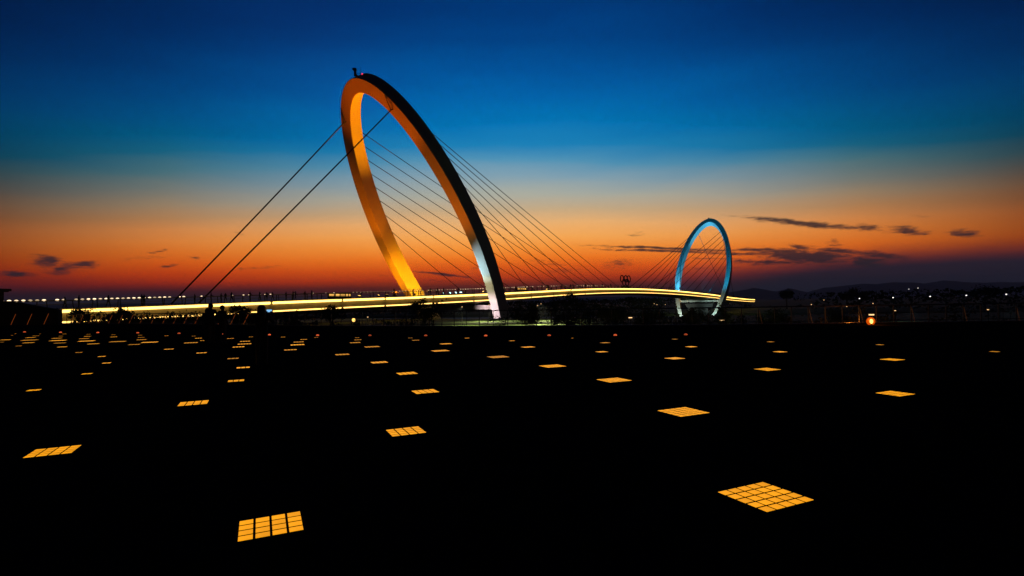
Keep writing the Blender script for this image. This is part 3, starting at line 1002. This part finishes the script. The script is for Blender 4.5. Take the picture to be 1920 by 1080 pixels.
# shrubs just beyond the railing
rd = random.Random(11)
bi = 0
SH = [-52 + 1.45 * i + rd.uniform(-.3, .3) for i in range(25)] + [-14.6, -12.2, -10.4, -8.1, -6.2, -1.0, 3.4, 5.4, 6.9, 8.9, 11.3, 13.2, 15.1, 16.7, 18.4, 19.6, 22.7, 23.6, 24.4, 26.9, 28.6, 30.8, 33.]
for x in SH:
    y = edge_y(x) + rd.uniform(1.2, 2.6)
    left = x < -16
    zn = 'left of the spectators' if x < -30 else 'between the spectators and the near ring' if x < -2 else 'between the two rings' if x < 13 else 'right of the far ring'
    h = rd.uniform(1.2, 1.9) if left else rd.uniform(.75, 1.25)
    t = thing('shrub', (x, y, -.8), 'low leafy shrub just beyond the railing, ' + zn, 'shrub', 'shrubs beyond the railing ' + zn)
    vs, fs, cs = leaves((0, 0, .55 + h * .35), (rd.uniform(.6, 1.) * (1.5 if left else 1), .7, h * .65), rd.randint(90, 190) * (2 if left else 1), .12 if left else .1, 300 + bi, 9)
    link('foliage', mesh('foliage', vs, fs, 'leaf'), t)
    mb = MB()
    for c, r in cs[:6]:
        mb.tube([(0, 0, -.3), (c.x * .4, c.y * .3, .4), (c.x * .8, c.y * .5, .55 + h * .35 + c.z * h * .5)], [.03, .02, .008], 5)
    mb.build('stem', 'bark', t)
    bi += 1
# wooded far bank: one dark mass
vs, fs = [], []
TL = [(-700, 2), (-60, 1.2), (15, 1.6), (75, 2.4), (110, 2.4), (154, 3.0), (171, 3.6), (200, 3.7), (221, 4.0), (242, 4.2), (262, 4.6), (420, 5.), (900, 6)]
rd = random.Random(5)
for i in range(5200):
    x = rd.uniform(-420, 620)
    d = rd.choice((8, 14, 22, 34, 50))
    y = lerp(FB, x) + d + rd.uniform(-3, 3)
    if 96 < x < 176:
        y += 105
    top = lerp(TL, x * 300 / 310.) + .6 * math.sin(x * .17) + .5 * math.sin(x * .41 + 1)
    t = rd.random()
    z = -6 + (top + 6) * (1 - t * t) + rd.uniform(-.4, .3)
    for _ in range(5):
        p = Vector((x + rd.gauss(0, 1.6), y + rd.gauss(0, 1.2), z + rd.gauss(0, .45)))
        a = Vector((rd.uniform(-1, 1), rd.uniform(-1, 1), rd.uniform(-1, 1))).normalized()
        b = a.orthogonal().normalized()
        s_ = rd.uniform(.5, 1.2)
        k_ = len(vs)
        vs += [p - a * s_, p + b * s_ * .7, p + a * s_, p - b * s_ * .7]
        fs.append((k_, k_ + 1, k_ + 2, k_ + 3))
tag(link('far_woodland', mesh('far_woodland', vs, fs, 'leaf_far')), 'dark wooded far river bank below the hills', 'woodland', kind='stuff')
for i, (x, y, tz, cr, lb_) in enumerate([
        (174, 340, 6.9, (5., 4, 3.4), 'round tree crown above the far bank, first right of the far ring'),
        (197, 316, 5.4, (5.5, 4, 3.), 'lower tree crown on the far bank, left of a taller round one'),
        (200.5, 311, 6.9, (5.6, 4, 3.8), 'tall round tree crown on the far bank above the orange lamp'),
        (252, 286, 7.7, (10., 7, 4.), 'broad dark tree crown at the right end of the far bank')]):
    tree('far_tree', (x, y, -5.4), tz + 5.4, cr, lb_, 90 + i, n=1500, leaf=.55, m='leaf_far', group='trees on the far bank', trunk_r=.4)

# ------------------------------------------------------------------ lamps
def street_lamp(x, y, z, zb, label, group, r=.3, m='white_lamp', name='street_lamp'):
    t = thing(name, (x, y, zb), label, 'street lamp', group)
    h = z - zb
    MB().tube([(0, 0, 0), (0, 0, h * .97)], [.11, .06], 6).tube([(0, 0, h * .95), (-.5, 0, h)], .05, 5).build('pole', 'steel', t)
    MB().ball((-.5, 0, h), (r, r, r * .8), 8, 5).build('lamp_head', m, t)
for x, y, z in [(186.51, 340, .9), (197.04, 325, 1.1), (208, 310, 1.4), (217.75, 296, 1.6), (227.94, 282, 1.8), (236.36, 268, 2.0)]:
    street_lamp(x - 6, y - 62 + (340 - y) * .35, z, -8., 'white street lamp in the spaced row along the far bank', 'street lamps on the far bank', .3)
for x, y, z in [(174.93, 300, .45), (79.91, 300, .0), (81.54, 300, -.5), (86.46, 301, -.55), (95, 300, 1.0), (98.6, 300, 1.1), (112, 200, -.87), (94, 150, -.86), (135, 200, -.84)]:
    street_lamp(x * (1 if y < 210 else .9), y * (1 if y < 210 else .9), z, -8.4, 'tiny dim lamp among the scattered lights low across the river', 'scattered dim lamps across the river', .16, 'warm_lamp', 'dim_lamp')
for x, y, z in [(444.7, 600, 9.7), (454.9, 600, 10.7)]:
    street_lamp(x, y, z, -5, 'tiny white lamp high before the dark hills', 'lamps before the hills', .34)
def bar_lamp(x, y, z, label, m='white_lamp', w=.22):
    t = thing('path_lamp', (x, y, bank_z(x, y)), label, 'path lamp')
    h = z - t.location.z
    MB().tube([(0, 0, 0), (0, 0, h)], .035, 6).build('pole', 'black', t)
    hd_ = MB().box((0, 0, h + .1), (w + .03, .1, .03)).build('hood', 'steel', t)
    MB().box((0, 0, h + .03), (w, .08, .045)).build('lamp_bar', m, hd_)
    return t
b1 = bar_lamp(12.08, 55, -.13, 'small bar-shaped path lamp under the deck left of the far ring', 'warm_lamp', .17)
b2 = bar_lamp(23.37, 60, -.75, 'small bar-shaped path lamp just right of the far ring foot', 'warm_lamp', .3)
b3 = bar_lamp(24.08, 36, .40, 'small bar-shaped lamp right above the bright orange lamp', 'warm_lamp', .13)
point((12.0, 50.5, -.6), 90, (1, .6, .2), b1, .15)
point((25.6, 56.0, -1.6), 160, (1, .8, .3), b2, .15)
for px, py, pz, pw, pc, lb_ in ((-7.4, 79, 1.1, 4200, (1, .95, .55), 'slim path lamp lighting the lawn left of the near ring foot'),
                            (3.77, 80, 1.1, 4800, (1, .95, .55), 'slim path lamp lighting the lawn right of the near ring foot'),
                            (-4.2, 97, 1.3, 4800, (1, .95, .55), 'unseen added lamp farther back on the lawn left of the near ring foot'),  # back-row pair added, unseen, to spread light over the lawn
                            (5.2, 97, 1.3, 4800, (1, .95, .55), 'unseen added lamp farther back on the lawn right of the near ring foot'),
                            (7.4, 84, .3, 900, (1, .95, .55), 'slim dim path lamp beside the tall dark tree'),
                            (-20.5, 76, -.1, 1600, (1, .9, .5), 'unseen added lamp lighting the lawn far left of the near ring'),  # unseen lamp added to brighten this patch of lawn
                            (48.5, 68, -.2, 700, (.6, 1, .9), 'unseen added lamp on the lawn right of the orange lamp'),  # this and the next are unseen lamps added for teal lawn light
                            (58.5, 66, -.2, 700, (.6, 1, .9), 'unseen added lamp on the lawn at the right edge')):
    bl = bar_lamp(px, py, pz, lb_, 'warm_lamp', .06)
    spot((px, py - 2.8, pz + .05), (px, py - 3.2, -6), pw, pc, 156, .4, bl, .1)
gl = thing('globe_lamp', (-13.62, 46, bank_z(-13.62, 46)), 'round amber globe lamp low beyond the railing, left of the near ring', 'lamp')
hz = .36 - gl.location.z
MB().tube([(0, 0, 0), (0, 0, hz)], .03, 6).build('pole', 'steel', gl)
MB().ball((0, 0, hz), .15).build('globe', 'amber_lens', gl, True)
ol = thing('orange_lamp', (20.9, 31.3, 0), 'bright orange flood lamp glaring at the far edge of the plaza', 'lamp')
MB().tube([(0, 0, 0), (0, 0, .1)], .05, 6).box((0, .12, .2), (.2, .05, .17)).build('housing', 'black', ol)
MB().ball((0, .03, .2), (.27, .07, .24), 16, 8).build('halo_bowl', 'orange_halo', ol, True)  # bowl glows by itself, painting the orange halo around the bulb
MB().ball((-.02, -.06, .2), (.1, .05, .14), 12, 8).build('bulb', 'orange_lamp', ol, True)
point((20.9, 30.9, .4), 30, (1, .25, .02), ol, .15)
point((20.9, 33.4, .2), 45, (1, .25, .02), ol, .15)

# ------------------------------------------------------------------ people
DG = bpy.context.evaluated_depsgraph_get
def skin_mesh(name, verts, edges, m, sub=1):
    me = bpy.data.meshes.new(name)
    me.from_pydata([v_[:3] for v_ in verts], edges, [])
    o = bpy.data.objects.new(name, me)
    COL.objects.link(o)
    sk = o.modifiers.new('skin', 'SKIN')
    sd = o.modifiers.new('sub', 'SUBSURF')
    sd.levels = sub
    for i, v_ in enumerate(verts):
        d = me.skin_vertices[0].data[i]
        r = v_[3]
        d.radius = r if isinstance(r, tuple) else (r, r)
    me.skin_vertices[0].data[0].use_root = True
    dg = DG()
    dg.update()
    out = bpy.data.meshes.new_from_object(o.evaluated_get(dg))
    out.name = name
    bpy.data.objects.remove(o)
    out.materials.clear()
    out.materials.append(MT[m])
    for p in out.polygons:
        p.use_smooth = True
    return out
def body(pose, name='person', m='cloth'):
    V, Ed = [], []
    def ad(x, y, z, r, par=None):
        V.append((x, y, z, r))
        if par is not None:
            Ed.append((par, len(V) - 1))
        return len(V) - 1
    pel = ad(0, 0, .95, (.15, .115))
    sp_ = ad(0, .0, 1.13, (.135, .1), pel)
    ch = ad(0, .0, 1.33, (.165, .11), sp_)
    nk = ad(0, .01, 1.46, .055, ch)
    hb = ad(0, .025, 1.53, .07, nk)
    hm = ad(0, .03, 1.60, .088, hb)
    ad(0, .02, 1.665, .062, hm)
    step = {'stand': (.0, .0), 'walk': (.24, -.22), 'phone': (.03, -.02), 'lean': (.05, 0)}[pose]
    for i, sx in enumerate((1, -1)):
        dy = step[i]
        hp = ad(.09 * sx, 0, .9, .09, pel)
        kn = ad(.1 * sx, .03 + dy * .55, .5, .062, hp)
        an = ad(.1 * sx, -.02 + dy, .085, .042, kn)
        ad(.11 * sx, .13 + dy, .045, .04, an)
        sh = ad(.175 * sx, 0, 1.40, .062, ch)
        if pose == 'phone':
            e_ = ad(.3 * sx if sx > 0 else -.26, .2, 1.2, .046, sh)
            wx = .25 if sx > 0 else .1
            wr = ad(wx, .36, 1.43, .033, e_)
            hd = ad(wx - .01 * sx, .39, 1.49, (.036, .024), wr)
            for q in range(4):
                f1 = ad(wx + (q - 1.5) * .02 * .8, .415, 1.52 + .004 * q, .0095, hd)
                f2 = ad(wx - .03 * sx + (q - 1.5) * .012, .43, 1.535 + .012 * q, .0085, f1)
            th = ad(wx - .03 * sx, .375, 1.5, .0105, hd)
            ad(wx - .045 * sx, .38, 1.525, .009, th)
        elif pose == 'lean':
            e_ = ad(.24 * sx, .14, 1.17, .046, sh)
            wr = ad(.2 * sx, .34, 1.1, .034, e_)
            ad(.18 * sx, .41, 1.09, .034, wr)
        else:
            e_ = ad(.22 * sx, -.04 - dy * .4, 1.13, .046, sh)
            wr = ad(.22 * sx, .06 - dy * .9, .9, .034, e_)
            ad(.21 * sx, .09 - dy, .82, .036, wr)
    return skin_mesh(name, V, Ed, m)
BODY = {p: body(p) for p in ('stand', 'walk', 'lean')}
BODY2 = {p: body(p, m='cloth2') for p in ('stand', 'walk')}
def hair_mesh(long):
    mb = MB()
    mb.ball((0, .0, 1.605), (.105, .11, .11), 14, 8)
    if long:
        mb.tube([(0, -.03, 1.64), (0, -.06, 1.5), (0, -.085, 1.36), (0, -.09, 1.2)], [.1, .112, .12, .07], 12)
    return mb.me('hair', 'hair', True)
HL, HS = hair_mesh(True), hair_mesh(False)
# the person photographing the bridge
pp = tag(link('person', body('phone')), 'person in dark clothes seen from behind, raising a phone to photograph the bridge', 'person')
pp.location = (-6.83, 14.6, 0)
pp.scale = (1.0, 1, .98)
pp.rotation_euler = (0, 0, .4)
link('hair', HL, pp)
pr = Matrix.Rotation(.4, 3, 'Z') @ Vector((.185, .40, 1.505))
ph = thing('phone', (-6.83 + pr.x, 14.6 + pr.y, pr.z), 'small phone with glowing blue screen held up beside the head', 'phone')
MB().box((0, .006, 0), (.075, .005, .04)).build('phone_case', 'steel', ph)
MB().box((0, -.001, 0), (.068, .002, .034)).build('screen', 'screen', ph)
ph.rotation_euler = (0, 0, .4)
# two or three spectators farther back
for i, (x, y, sc, hm_, lb_, rz) in enumerate([
        (-13.5, 24.0, 1.06, HS, 'taller dark spectator standing left of centre in the group by the railing', .1),
        (-13.14, 24.3, 1.01, HS, 'dark spectator on the right side of the standing group by the railing', -.25),
        (-14.2, 25.0, .95, HL, 'shorter spectator on the left of the standing group by the railing', .3)]):
    o = tag(link('person', BODY['stand' if i else 'lean']), lb_, 'person', 'spectators standing on the plaza')
    o.location = (x, y, 0)
    o.scale = (sc, sc, sc)
    o.rotation_euler = (0, 0, rz)
    link('hair', hm_, o)
# walkers on the deck: (s, offset, pose)
rd = random.Random(3)
WK = [(-79.5, 1.5), (-78.2, 2.2), (-74.5, 1), (-70.7, 2), (-70.1, 1.2), (-63.6, 2.6), (-60.9, 2.), (-59.5, 2.4), (-58.2, 1.2), (-57.9, 2.6), (-54.6, 2.2), (-53.0, 2.5), (-51.2, 1.5), (-50.6, 2.4), (-48.3, 2.8), (-46.6, 3), (-46.1, 1.5), (-44, 2), (-43.2, 3), (-24, 4), (-17.5, 3), (-14, 5), (-10.2, 3.5), (-9.6, 5), (-4, 4.5), (15, 3), (21, 4), (30, 2), (34.5, 4), (39, 3), (43, 1), (48, 3), (52, 4), (57, 2), (63, 3.5), (71, 2.5), (77, 3), (83.5, 3.2)]
for i, (s, off) in enumerate(WK):
    p = dk(s, off)
    pose = rd.choice(('stand', 'walk', 'walk', 'lean'))
    me = BODY[pose] if (rd.random() < .85 or pose == 'lean') else BODY2[pose]
    zone = 'left of the near ring' if s < 0 else 'between the two rings'
    o = tag(link('person', me), 'tiny dark walker among the people on the bridge deck ' + zone, 'person', 'walkers on the deck ' + zone)
    o.location = p
    sc = rd.uniform(.96, 1.08)
    o.scale = (sc, sc, sc)
    o.rotation_euler = (0, 0, math.atan2(D.y, D.x) - math.pi / 2 + rd.choice((0, math.pi, rd.uniform(-1.5, 1.5))))

# ------------------------------------------------------------------ evening air
hb = MB().box((0, 4500, 150), (9900, 4900, 162))
hz_o = hb.build('haze', None)
hm = bpy.data.materials.new('evening_air')
hm.use_nodes = True
ht = hm.node_tree
ht.nodes.clear()
ho = ht.nodes.new('ShaderNodeOutputMaterial')
hv = ht.nodes.new('ShaderNodeVolumePrincipled')
hv.inputs['Color'].default_value = (.75, .85, 1, 1)
hv.inputs['Density'].default_value = .00009
hv.inputs['Anisotropy'].default_value = 0
ht.links.new(hv.outputs[0], ho.inputs['Volume'])
hz_o.data.materials.append(hm)
tag(hz_o, 'thin evening haze over the river and hills', 'haze', kind='stuff')
